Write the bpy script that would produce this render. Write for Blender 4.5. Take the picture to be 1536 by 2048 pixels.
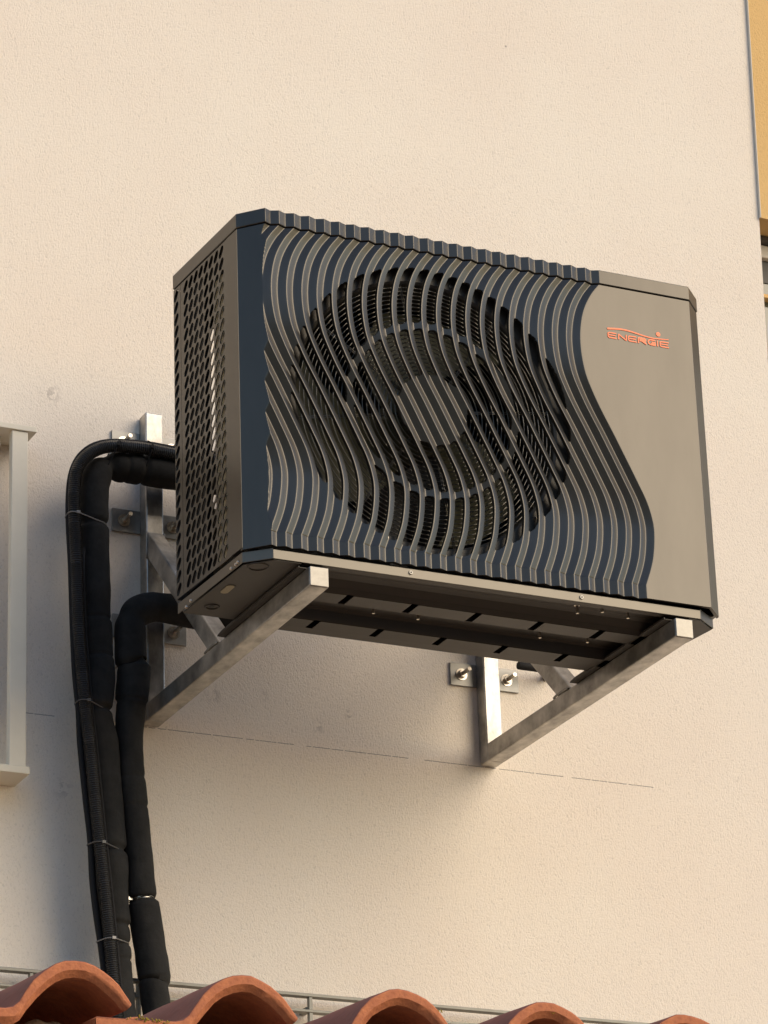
import bpy, math, random
from mathutils import Vector, Matrix, noise
random.seed(7)
S = bpy.context.scene
for o in list(bpy.data.objects): bpy.data.objects.remove(o)
COL = S.collection

# ------------------------------------------------------------------ camera
cam_d = bpy.data.cameras.new('camera'); cam = bpy.data.objects.new('camera', cam_d); COL.objects.link(cam)
yaw, pitch, roll = -0.4553, 0.3915, -0.0354
F = 6934.54
cy, sy, cp, sp = math.cos(yaw), math.sin(yaw), math.cos(pitch), math.sin(pitch)
fw = Vector((-sy*cp, cy*cp, sp)); rt = Vector((cy, sy, 0)); up = rt.cross(fw)
r_ = math.cos(roll)*rt + math.sin(roll)*up; u_ = -math.sin(roll)*rt + math.cos(roll)*up
Mx = Matrix((r_, u_, -fw)).transposed().to_4x4(); Mx.translation = Vector((-2.5641, -6.7458, -2.5765))
cam.matrix_world = Mx
cam_d.sensor_fit = 'VERTICAL'; cam_d.sensor_height = 24.0; cam_d.lens = F/2048*24.0
cam_d.clip_start = 0.05; cam_d.clip_end = 500
S.camera = cam
S.render.resolution_x, S.render.resolution_y = 768, 1024

# ------------------------------------------------------------------ light
SUN_AZ = math.radians(38)      # from -Y towards +X
SUN_EL = math.radians(27)
world = bpy.data.worlds.new('World'); S.world = world; world.use_nodes = True
wn = world.node_tree.nodes; wl = world.node_tree.links
sky = wn.new('ShaderNodeTexSky'); sky.sky_type = 'NISHITA'; sky.sun_disc = False
sky.sun_elevation = SUN_EL; sky.sun_rotation = math.pi - SUN_AZ
sky.air_density = 1.1; sky.dust_density = 0.5; sky.ozone_density = 1.5
wl.new(sky.outputs[0], wn['Background'].inputs[0]); wn['Background'].inputs[1].default_value = 0.15
sun_d = bpy.data.lights.new('sun', 'SUN'); sun = bpy.data.objects.new('sun', sun_d); COL.objects.link(sun)
sd = Vector((math.sin(SUN_AZ)*math.cos(SUN_EL), -math.cos(SUN_AZ)*math.cos(SUN_EL), math.sin(SUN_EL)))
sun.rotation_euler = sd.to_track_quat('Z', 'Y').to_euler(); sun.location = sd*20
sun_d.energy = 1.8; sun_d.angle = math.radians(50); sun_d.color = (1.0, 0.79, 0.51)
S.view_settings.view_transform = 'Standard'; S.view_settings.look = 'None'
S.view_settings.exposure = 0.40; S.view_settings.gamma = 1.0

# ------------------------------------------------------------------ materials
def mat(name, col, rough=0.5, metal=0.0, var=0.0, vscale=6.0, bump=0.0, bscale=60.0, spec=0.5, col2=None, coord='Object', stretch=(1,1,1), rv=0.1):
    m = bpy.data.materials.new(name); m.use_nodes = True
    n, l = m.node_tree.nodes, m.node_tree.links
    b = n['Principled BSDF']; b.inputs['Base Color'].default_value = (*col, 1)
    b.inputs['Roughness'].default_value = rough; b.inputs['Metallic'].default_value = metal
    b.inputs['Specular IOR Level'].default_value = spec
    tc = n.new('ShaderNodeTexCoord'); mp = n.new('ShaderNodeMapping'); mp.inputs['Scale'].default_value = stretch
    l.new(tc.outputs[coord], mp.inputs[0])
    if var or col2:
        t = n.new('ShaderNodeTexNoise'); t.inputs['Scale'].default_value = vscale; t.inputs['Detail'].default_value = 6
        t.inputs['Roughness'].default_value = 0.62
        l.new(mp.outputs[0], t.inputs['Vector'])
        rp = n.new('ShaderNodeValToRGB'); rp.color_ramp.elements[0].position = 0.3; rp.color_ramp.elements[1].position = 0.7
        c2 = col2 if col2 else tuple(max(0, c*(1-var)) for c in col)
        c1 = col if col2 else tuple(min(1, c*(1+var)) for c in col)
        rp.color_ramp.elements[0].color = (*c2, 1); rp.color_ramp.elements[1].color = (*c1, 1)
        l.new(t.outputs['Fac'], rp.inputs[0]); l.new(rp.outputs[0], b.inputs['Base Color'])
        mr = n.new('ShaderNodeMapRange'); mr.inputs['To Min'].default_value = max(0, rough-rv); mr.inputs['To Max'].default_value = min(1, rough+rv)
        l.new(t.outputs['Fac'], mr.inputs[0]); l.new(mr.outputs[0], b.inputs['Roughness'])
    if bump:
        t2 = n.new('ShaderNodeTexNoise'); t2.inputs['Scale'].default_value = bscale; t2.inputs['Detail'].default_value = 4
        l.new(mp.outputs[0], t2.inputs['Vector'])
        bp = n.new('ShaderNodeBump'); bp.inputs['Strength'].default_value = bump; bp.inputs['Distance'].default_value = 0.004
        l.new(t2.outputs['Fac'], bp.inputs['Height']); l.new(bp.outputs[0], b.inputs['Normal'])
    return m

def stucco(name, base, tint2, line=False):
    m = bpy.data.materials.new(name); m.use_nodes = True
    n, l = m.node_tree.nodes, m.node_tree.links
    b = n['Principled BSDF']; b.inputs['Roughness'].default_value = 0.75; b.inputs['Specular IOR Level'].default_value = 0.25
    g = n.new('ShaderNodeNewGeometry')
    mp = n.new('ShaderNodeMapping'); mp.inputs['Scale'].default_value = (1, 1, 0.62); l.new(g.outputs['Position'], mp.inputs[0])
    # warped worm-like roller texture
    w = n.new('ShaderNodeTexNoise'); w.inputs['Scale'].default_value = 235; w.inputs['Detail'].default_value = 2.5; w.inputs['Distortion'].default_value = 1.1
    l.new(mp.outputs[0], w.inputs['Vector'])
    w2 = n.new('ShaderNodeTexNoise'); w2.inputs['Scale'].default_value = 260; w2.inputs['Detail'].default_value = 2
    l.new(mp.outputs[0], w2.inputs['Vector'])
    big = n.new('ShaderNodeTexNoise'); big.inputs['Scale'].default_value = 1.7; big.inputs['Detail'].default_value = 5
    l.new(g.outputs['Position'], big.inputs['Vector'])
    rp = n.new('ShaderNodeValToRGB'); rp.color_ramp.elements[0].position = 0.3; rp.color_ramp.elements[1].position = 0.7
    rp.color_ramp.elements[0].color = (*tint2, 1); rp.color_ramp.elements[1].color = (*base, 1)
    l.new(big.outputs['Fac'], rp.inputs[0])
    # low spots of the roller texture toned darker
    pit = n.new('ShaderNodeMapRange'); pit.inputs['From Min'].default_value = 0.27; pit.inputs['From Max'].default_value = 0.45
    pit.inputs['To Min'].default_value = 0.84; pit.inputs['To Max'].default_value = 1.0
    l.new(w.outputs['Fac'], pit.inputs[0])
    mul = n.new('ShaderNodeMix'); mul.data_type = 'RGBA'; mul.blend_type = 'MULTIPLY'; mul.inputs['Factor'].default_value = 1
    l.new(rp.outputs[0], mul.inputs['A']); l.new(pit.outputs[0], mul.inputs['B'])
    last = mul.outputs['Result']
    def math_(op, a, bb=None, c=None):
        q = n.new('ShaderNodeMath'); q.operation = op
        for i, v in enumerate((a, bb, c)):
            if v is None: continue
            if isinstance(v, (int, float)): q.inputs[i].default_value = v
            else: l.new(v, q.inputs[i])
        return q.outputs[0]
    if line:
        sx = n.new('ShaderNodeSeparateXYZ'); l.new(g.outputs['Position'], sx.inputs[0])
        nz = n.new('ShaderNodeTexNoise'); nz.noise_dimensions = '1D'; nz.inputs['Scale'].default_value = 90; nz.inputs['Detail'].default_value = 3
        l.new(sx.outputs['X'], nz.inputs['W'])
        nb = n.new('ShaderNodeTexNoise'); nb.noise_dimensions = '1D'; nb.inputs['Scale'].default_value = 7; l.new(sx.outputs['X'], nb.inputs['W'])
        zz = math_('ABSOLUTE', math_('ADD', sx.outputs['Z'], math_('MULTIPLY_ADD', nz.outputs['Fac'], 0.0016, 0.0775)))
        on = math_('MULTIPLY', math_('LESS_THAN', zz, 0.0009), math_('GREATER_THAN', nz.outputs['Fac'], 0.36))
        on = math_('MULTIPLY', on, math_('GREATER_THAN', nb.outputs['Fac'], 0.38))
        on = math_('MULTIPLY', on, math_('MULTIPLY', math_('GREATER_THAN', sx.outputs['X'], -0.15), math_('LESS_THAN', sx.outputs['X'], 1.42)))
        pm = n.new('ShaderNodeMix'); pm.data_type = 'RGBA'; pm.inputs['B'].default_value = (0.10, 0.085, 0.08, 1)
        l.new(math_('MULTIPLY', on, 0.7), pm.inputs['Factor']); l.new(last, pm.inputs['A']); last = pm.outputs['Result']
        # small smudges with a shape of their own
        for (sxx, szz, rr, st) in ((-0.092, 0.69, 0.035, 0.35), (0.634, 0.01, 0.016, 0.45), (0.555, -0.03, 0.022, 0.3), (0.30, 0.02, 0.03, 0.3), (1.129, 1.86, 0.004, 0.9), (-0.065, 1.475, 0.004, 0.8), (0.42, 0.03, 0.02, 0.25), (-0.06, -0.24, 0.03, 0.3)):
            vs = n.new('ShaderNodeVectorMath'); vs.operation = 'DISTANCE'; l.new(g.outputs['Position'], vs.inputs[0]); vs.inputs[1].default_value = (sxx, 0, szz)
            fr = n.new('ShaderNodeTexNoise'); fr.inputs['Scale'].default_value = 60; fr.inputs['Detail'].default_value = 5; l.new(g.outputs['Position'], fr.inputs['Vector'])
            k = n.new('ShaderNodeMapRange'); k.inputs['From Min'].default_value = 0.2*rr; k.inputs['From Max'].default_value = rr
            k.inputs['To Min'].default_value = 1; k.inputs['To Max'].default_value = 0; l.new(vs.outputs['Value'], k.inputs[0])
            kk = math_('MULTIPLY', math_('MULTIPLY', k.outputs[0], math_('GREATER_THAN', fr.outputs['Fac'], 0.52)), st)
            pm = n.new('ShaderNodeMix'); pm.data_type = 'RGBA'; pm.inputs['B'].default_value = (0.25, 0.20, 0.18, 1)
            l.new(kk, pm.inputs['Factor']); l.new(last, pm.inputs['A']); last = pm.outputs['Result']
    l.new(last, b.inputs['Base Color'])
    h = math_('ADD', w.outputs['Fac'], math_('MULTIPLY', w2.outputs['Fac'], 0.35))
    bp = n.new('ShaderNodeBump'); bp.inputs['Strength'].default_value = 0.7; bp.inputs['Distance'].default_value = 0.0026
    l.new(h, bp.inputs['Height']); l.new(bp.outputs[0], b.inputs['Normal'])
    return m

M = {}
M['wall'] = stucco('cream_stucco', (0.83, 0.75, 0.655), (0.80, 0.70, 0.605), line=True)
M['ochre'] = stucco('ochre_stucco', (0.72, 0.47, 0.20), (0.69, 0.44, 0.18))
M['white_trim'] = mat('white_trim', (0.72, 0.66, 0.58), 0.6, bump=0.1)
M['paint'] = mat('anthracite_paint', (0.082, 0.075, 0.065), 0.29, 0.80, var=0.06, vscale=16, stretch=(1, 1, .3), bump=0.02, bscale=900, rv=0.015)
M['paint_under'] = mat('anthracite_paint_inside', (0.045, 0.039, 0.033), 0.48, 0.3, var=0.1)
M['lip'] = mat('painted_steel_lip', (0.13, 0.118, 0.10), 0.38, 0.8, var=0.06, rv=0.03)
M['black'] = mat('black_plastic', (0.012, 0.012, 0.012), 0.5)
M['inner'] = mat('inner_steel', (0.085, 0.078, 0.068), 0.5, 0.4)
M['wire'] = mat('black_coated_wire', (0.24, 0.225, 0.20), 0.3, 0.8)
M['blade'] = mat('grey_olive_plastic', (0.115, 0.105, 0.060), 0.45, var=0.1)
M['olive'] = mat('inner_shroud_plate', (0.30, 0.26, 0.17), 0.5, 0.3, var=0.15)
M['coil'] = mat('dark_coil_fins', (0.02, 0.02, 0.02), 0.5, 0.3)
M['galv'] = mat('galvanised_steel', (0.43, 0.41, 0.38), 0.40, 0.9, var=0.45, vscale=30, bump=0.06, bscale=110, stretch=(1, 0.6, 0.6))
M['galv_plate'] = mat('dull_zinc_plate', (0.30, 0.29, 0.27), 0.48, 0.75, var=0.2, vscale=30)
M['bolt'] = mat('zinc_bolt', (0.62, 0.56, 0.48), 0.28, 0.95)
M['cap'] = mat('worn_zinc_end', (0.42, 0.39, 0.34), 0.5, 0.5, var=0.18, vscale=60)
M['foam'] = mat('black_foam', (0.019, 0.018, 0.017), 0.85, var=0.45, vscale=22, bump=0.25, bscale=120, spec=0.25)
M['conduit'] = mat('black_conduit', (0.035, 0.034, 0.034), 0.32, spec=0.8)
M['cable'] = mat('black_cable', (0.014, 0.013, 0.014), 0.75, spec=0.25)
M['tie'] = mat('grey_cable_tie', (0.10, 0.095, 0.09), 0.4)
M['tie_pale'] = mat('pale_wire_tie', (0.24, 0.23, 0.225), 0.45, 0.3)
M['copper'] = mat('copper_orange_print', (0.72, 0.19, 0.09), 0.45, 0.25)
M['guard'] = mat('cream_painted_steel', (0.80, 0.73, 0.60), 0.5, var=0.05, vscale=8, bump=0.05)
M['tray'] = mat('dull_zinc_tray', (0.26, 0.25, 0.22), 0.55, 0.4, var=0.2, vscale=20)
M['tile'] = mat('terracotta_cut_edge', (0.60, 0.215, 0.095), 0.75, var=0.0, vscale=70, bump=0.28, bscale=190, col2=(0.40, 0.13, 0.065), spec=0.3)
M['tile_top'] = mat('maroon_terracotta', (0.30, 0.105, 0.075), 0.75, vscale=12, bump=0.25, bscale=90, col2=(0.20, 0.075, 0.06), spec=0.3)  # upper tile faces, a darker maroon than the cut ends
M['mortar'] = mat('brown_mortar', (0.34, 0.25, 0.17), 0.95, vscale=35, bump=0.9, bscale=60, col2=(0.17, 0.12, 0.08))
M['moss'] = mat('yellow_moss', (0.36, 0.26, 0.03), 0.95, var=0.4, vscale=200)
M['pave'] = mat('pale_paving', (0.16, 0.145, 0.125), 0.9, var=0.15, vscale=2, bump=0.3)
M['annex'] = mat('annex_render', (0.62, 0.54, 0.44), 0.85, var=0.05, bump=0.3, bscale=200)
M['glass'] = mat('window_glass', (0.10, 0.10, 0.07), 0.08, 0.0, spec=0.8)
M['opposite'] = mat('brown_render', (0.60, 0.49, 0.40), 0.9, var=0.1, vscale=1)
M['dark_frame'] = mat('dark_shutter_box', (0.05, 0.045, 0.04), 0.5)

# ------------------------------------------------------------------ mesh helpers
class MB:
    def __init__(s): s.v, s.f, s.m = [], [], []
    def poly(s, pts, mi=0):
        b = len(s.v); s.v += [tuple(p) for p in pts]; s.f.append(tuple(range(b, b+len(pts)))); s.m.append(mi)
    def box(s, a, b, mi=0):
        x0, y0, z0 = a; x1, y1, z1 = b
        c = [(x0,y0,z0),(x1,y0,z0),(x1,y1,z0),(x0,y1,z0),(x0,y0,z1),(x1,y0,z1),(x1,y1,z1),(x0,y1,z1)]
        s.hexa(c, mi)
    def hexa(s, c, mi=0):
        n = len(s.v); s.v += [tuple(p) for p in c]
        for q in ((0,3,2,1),(4,5,6,7),(0,1,5,4),(1,2,6,5),(2,3,7,6),(3,0,4,7)):
            s.f.append(tuple(n+i for i in q)); s.m.append(mi)
    def prism(s, outline, ax, d0, d1, mi=0, mi_cap=None):
        # outline: list of 2d points in the two other axes (order xyz without ax)
        n = len(outline); b = len(s.v)
        for d in (d0, d1):
            for (p, q) in outline:
                s.v.append({0:(d,p,q), 1:(p,d,q), 2:(p,q,d)}[ax])
        c = mi if mi_cap is None else mi_cap
        s.f.append(tuple(range(b, b+n))[::-1]); s.m.append(c)
        s.f.append(tuple(range(b+n, b+2*n))); s.m.append(c)
        for i in range(n):
            j = (i+1) % n
            s.f.append((b+i, b+j, b+n+j, b+n+i)); s.m.append(mi)
    def tube(s, pts, rad, n=16, cap=True, mi=0, fr=None):
        pts = [Vector(p) for p in pts]; m = len(pts)
        if isinstance(rad, (int, float)): rad = [rad]*m
        base = len(s.v); ref = None
        for i, p in enumerate(pts):
            t = (pts[min(i+1, m-1)] - pts[max(i-1, 0)]).normalized()
            if ref is None:
                ref = Vector((0,1,0)) if abs(t.y) < 0.9 else Vector((1,0,0))
            a = (ref - t*ref.dot(t)).normalized(); ref = a; bb = t.cross(a)
            for k in range(n):
                an = 2*math.pi*k/n
                rr = rad[i]*(fr(i, an) if fr else 1)
                s.v.append(tuple(p + (a*math.cos(an) + bb*math.sin(an))*rr))
        for i in range(m-1):
            for k in range(n):
                k2 = (k+1) % n
                s.f.append((base+i*n+k, base+i*n+k2, base+(i+1)*n+k2, base+(i+1)*n+k)); s.m.append(mi)
        if cap:
            s.f.append(tuple(base+k for k in range(n))[::-1]); s.m.append(mi)
            s.f.append(tuple(base+(m-1)*n+k for k in range(n))); s.m.append(mi)
    def ring(s, c, R, r, ax=1, n=64, k=8, mi=0):
        base = len(s.v)
        for i in range(n):
            a = 2*math.pi*i/n
            for j in range(k):
                b = 2*math.pi*j/k
                rr = R + r*math.cos(b); h = r*math.sin(b)
                p = {1:(rr*math.cos(a), h, rr*math.sin(a)), 2:(rr*math.cos(a), rr*math.sin(a), h), 0:(h, rr*math.cos(a), rr*math.sin(a))}[ax]
                s.v.append((c[0]+p[0], c[1]+p[1], c[2]+p[2]))
        for i in range(n):
            for j in range(k):
                i2, j2 = (i+1) % n, (j+1) % k
                s.f.append((base+i*k+j, base+i2*k+j, base+i2*k+j2, base+i*k+j2)); s.m.append(mi)
    def build(s, name, mats, parent=None, smooth=False, bevel=0, auto=None, seg=2):
        me = bpy.data.meshes.new(name); me.from_pydata(s.v, [], s.f)
        if not isinstance(mats, (list, tuple)): mats = [mats]
        for m in mats: me.materials.append(m)
        me.polygons.foreach_set('material_index', s.m)
        import bmesh
        bm = bmesh.new(); bm.from_mesh(me)
        bmesh.ops.recalc_face_normals(bm, faces=bm.faces); bm.to_mesh(me); bm.free()
        if smooth or auto is not None:
            me.polygons.foreach_set('use_smooth', [True]*len(me.polygons))
            if auto is not None: me.set_sharp_from_angle(angle=math.radians(auto))
        o = bpy.data.objects.new(name, me); COL.objects.link(o)
        if parent: o.parent = parent
        if bevel:
            b = o.modifiers.new('bevel', 'BEVEL'); b.width = bevel; b.segments = seg; b.limit_method = 'ANGLE'; b.angle_limit = math.radians(50)
        return o

def tag(o, label=None, cat=None, group=None, kind=None):
    if label: o['label'] = label
    if cat: o['category'] = cat
    if group: o['group'] = group
    if kind: o['kind'] = kind
    return o
def empty(name, loc=(0,0,0)):
    o = bpy.data.objects.new(name, None); COL.objects.link(o); o.empty_display_size = 0.05
    return o
def catmull(pts, step):
    P = [Vector(p) for p in pts]; P = [P[0]*2-P[1]] + P + [P[-1]*2-P[-2]]
    out = []
    for i in range(1, len(P)-2):
        n = max(1, int((P[i+1]-P[i]).length/step))
        for k in range(n):
            t = k/n; a, b, c, d = P[i-1], P[i], P[i+1], P[i+2]
            out.append(0.5*((2*b)+(c-a)*t+(2*a-5*b+4*c-d)*t*t+(3*b-a-3*c+d)*t*t*t))
    out.append(P[-2]); return out

# ------------------------------------------------------------------ setting: ground
g = MB(); g.poly([(-60,-60,-4.2),(60,-60,-4.2),(60,60,-4.2),(-60,60,-4.2)])
tag(g.build('ground', M['pave']), 'pale paved ground below the house', kind='structure')

# ------------------------------------------------------------------ unseen house, added to darken the front panel's reflections
nb = empty('added_street_house'); tag(nb, 'plain brown house added unseen across the street to darken reflections', 'house')
def opp():
    m = MB(); m.box((-19, -38, -4.2), (2.5, -27, 8.2)); m.build('wall', M['opposite'], nb)
    m = MB(); m.prism([(-39, 8.2), (-26.4, 8.2), (-32.5, 10.4)], 0, -19.4, 2.9); m.build('roof', M['tile_top'], nb)
    for zz in (-2.6, .6, 3.8, 7.0):
        for k in range(6):
            m = MB(); m.box((-17.4+3.4*k, -27.0, zz), (-16.1+3.4*k, -26.96, zz+1.7)); m.build('window', M['glass'], nb)
# ------------------------------------------------------------------ house
opp()
def ex(z): return 1.8466 + (z-1.5175)*0.0237      # the window-side edge of the plain wall
house = empty('house'); tag(house, 'cream stucco house wall behind the heat pump, ochre band and window at right edge', 'house')
w = MB()
w.hexa([(-5,0,-4.2),(ex(-4.2),0,-4.2),(ex(-4.2),0.28,-4.2),(-5,0.28,-4.2),(-5,0,4.5),(ex(4.5),0,4.5),(ex(4.5),0.28,4.5),(-5,0.28,4.5)])
w.build('wall', M['wall'], house)
w = MB()
w.box((2.95,0,-4.2),(6,0.28,4.5)); w.hexa([(ex(1.6)+.002,0.02,1.6),(2.95,0.02,1.6),(2.95,0.28,1.6),(ex(1.6)+.002,0.28,1.6),(ex(4.5)+.002,0.02,4.5),(2.95,0.02,4.5),(2.95,0.28,4.5),(ex(4.5)+.002,0.28,4.5)])
w.box((1.86,0,-4.2),(2.95,0.28,0.35))
w.build('side_wall', M['wall'], house)
o = MB(); zb, zt = 1.505, 4.5
o.hexa([(ex(zb)+.0006,-0.009,zb),(3.0,-0.009,zb),(3.0,0.0195,zb),(ex(zb)+.0006,0.0195,zb),(ex(zt)+.0006,-0.009,zt),(3.0,-0.009,zt),(3.0,0.0195,zt),(ex(zt)+.0006,0.0195,zt)])
o.box((1.853,0.0195,zb),(2.945,0.13,1.598))
o.build('ochre_band', M['ochre'], house)
o = MB(); o.hexa([(ex(zb)-.001,-0.0095,zb+.002),(ex(zb)+.0004,-0.0095,zb+.002),(ex(zb)+.0004,-0.0005,zb+.002),(ex(zb)-.001,-0.0005,zb+.002),(ex(zt)-.001,-0.0095,zt),(ex(zt)+.0004,-0.0095,zt),(ex(zt)+.0004,-0.0005,zt),(ex(zt)-.001,-0.0005,zt)])
o.build('band_edge', M['white_trim'], house)
win = MB(); win.box((1.88,0.10,1.455),(2.94,0.14,1.49)); win.box((1.86,0.10,0.36),(1.885,0.14,1.455)); win.box((2.40,0.10,0.36),(2.44,0.14,1.455))
wo = win.build('window', M['white_trim'], house, bevel=.002)
pn = MB(); pn.box((1.885,0.12,0.36),(2.40,0.126,1.455)); pn.box((2.44,0.12,0.36),(2.94,0.126,1.455)); pn.build('pane', M['glass'], wo)
pn = MB(); pn.box((1.87,0.075,1.492),(2.94,0.16,1.5035)); pn.box((1.885,0.117,1.39),(2.94,0.1195,1.454)); pn.build('shutter_box', M['dark_frame'], wo)
pn = MB(); pn.box((1.886,0.095,1.335),(2.399,0.1185,1.345)); pn.build('rail', M['ochre'], wo)

# ------------------------------------------------------------------ window guard frame at left
gf = empty('window_guard'); tag(gf, 'cream painted steel guard frame on the wall, cut by the left photo edge', 'window guard')
x_e = -0.176
p = MB(); p.box((-0.2135,-0.0895,-0.233),(x_e,-0.070,0.5465)); p.build('post', M['guard'], gf, bevel=.0015)
p = MB(); p.box((-1.20,-0.0895,-0.233),(-1.163,-0.070,0.5465)); p.build('post', M['guard'], gf, bevel=.0015)
def plate(z0, z1, xr, nm):
    q = MB(); q.box((-1.3,-0.094,z0),(xr,-0.0,z1)); return q.build(nm, M['guard'], gf, bevel=.0015)
plate(0.5468, 0.560, -0.157, 'top_plate'); plate(-0.250, -0.2333, -0.1685, 'bottom_plate')
for xx in (-0.235, -0.26):
    s = MB(); s.tube([(xx,-0.045,0.5465),(xx,-0.045,0.543)], 0.004, 10); s.build('screw', M['bolt'], gf, auto=40)
s = MB(); s.box((-0.30,-0.05,0.520),(-0.225,-0.001,0.5463)); s.build('fixing_bracket', M['guard'], gf, bevel=.003)

# ------------------------------------------------------------------ heat pump
HP = empty('heat_pump'); tag(HP, 'anthracite heat pump with wavy ribbed front, round fan grille and orange ENERGIE lettering', 'heat pump')
W, yb, yf, c1x, c1y, c2x, c2y = 1.0966, -0.5468, -0.9104, 0.044, 0.0476, 0.045, 0.0453
PER, DEP = 0.03433, 0.0072
fx, fz, R = 0.4163, 0.3545, 0.3235
GZ = [(-.01,.8974),(0.0004,.8974),(.0300,.8974),(.0313,.8982),(.0674,.9115),(.0967,.9195),(.1417,.9251),(.175,.9240),(.2181,.9130),(.2641,.8921),(.3183,.8655),(.3687,.8405),(.4169,.8155),(.4540,.7985),(.4922,.7842),(.5274,.7772),(.5637,.7745),(.5974,.7762),(.6317,.7825),(.6591,.7920),(.6883,.8078),(.7098,.8240),(.7163,.8298),(.73,.842)]
def gcurve(z):
    for i in range(len(GZ)-1):
        if GZ[i][0] <= z <= GZ[i+1][0]: break
    a, b = GZ[i], GZ[i+1]
    if z <= 0.0300: return .8974
    def sl(j):
        j0, j1 = max(3, j-1), min(len(GZ)-1, j+1)
        return (GZ[j1][1]-GZ[j0][1])/(GZ[j1][0]-GZ[j0][0])
    if i < 3: i = 3; a, b = GZ[3], GZ[4]
    h = b[0]-a[0]; t = max(0, min(1, (z-a[0])/h)); m0, m1 = sl(i)*h, sl(i+1)*h
    return (2*t**3-3*t*t+1)*a[1]+(t**3-2*t*t+t)*m0+(-2*t**3+3*t*t)*b[1]+(t**3-t*t)*m1
KA = 0.976
def tri(u):     # 0 at crest, DEP at trough; u<=0
    if u >= 0: return 0.0
    return DEP*(0.5 - math.asin(KA*math.cos(2*math.pi*u/PER))/(2*math.asin(KA)))
def chamfer_y(x):
    return yf + (c1x-x)*c1y/c1x
def smax(a, b, k=0.0012):
    h = max(k-abs(a-b), 0)/k
    return max(a, b) + h*h*k*0.25
def surf_y(x, u):
    h = yf + tri(u)
    return smax(h, chamfer_y(x)) if x < c1x+0.03 else h

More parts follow.
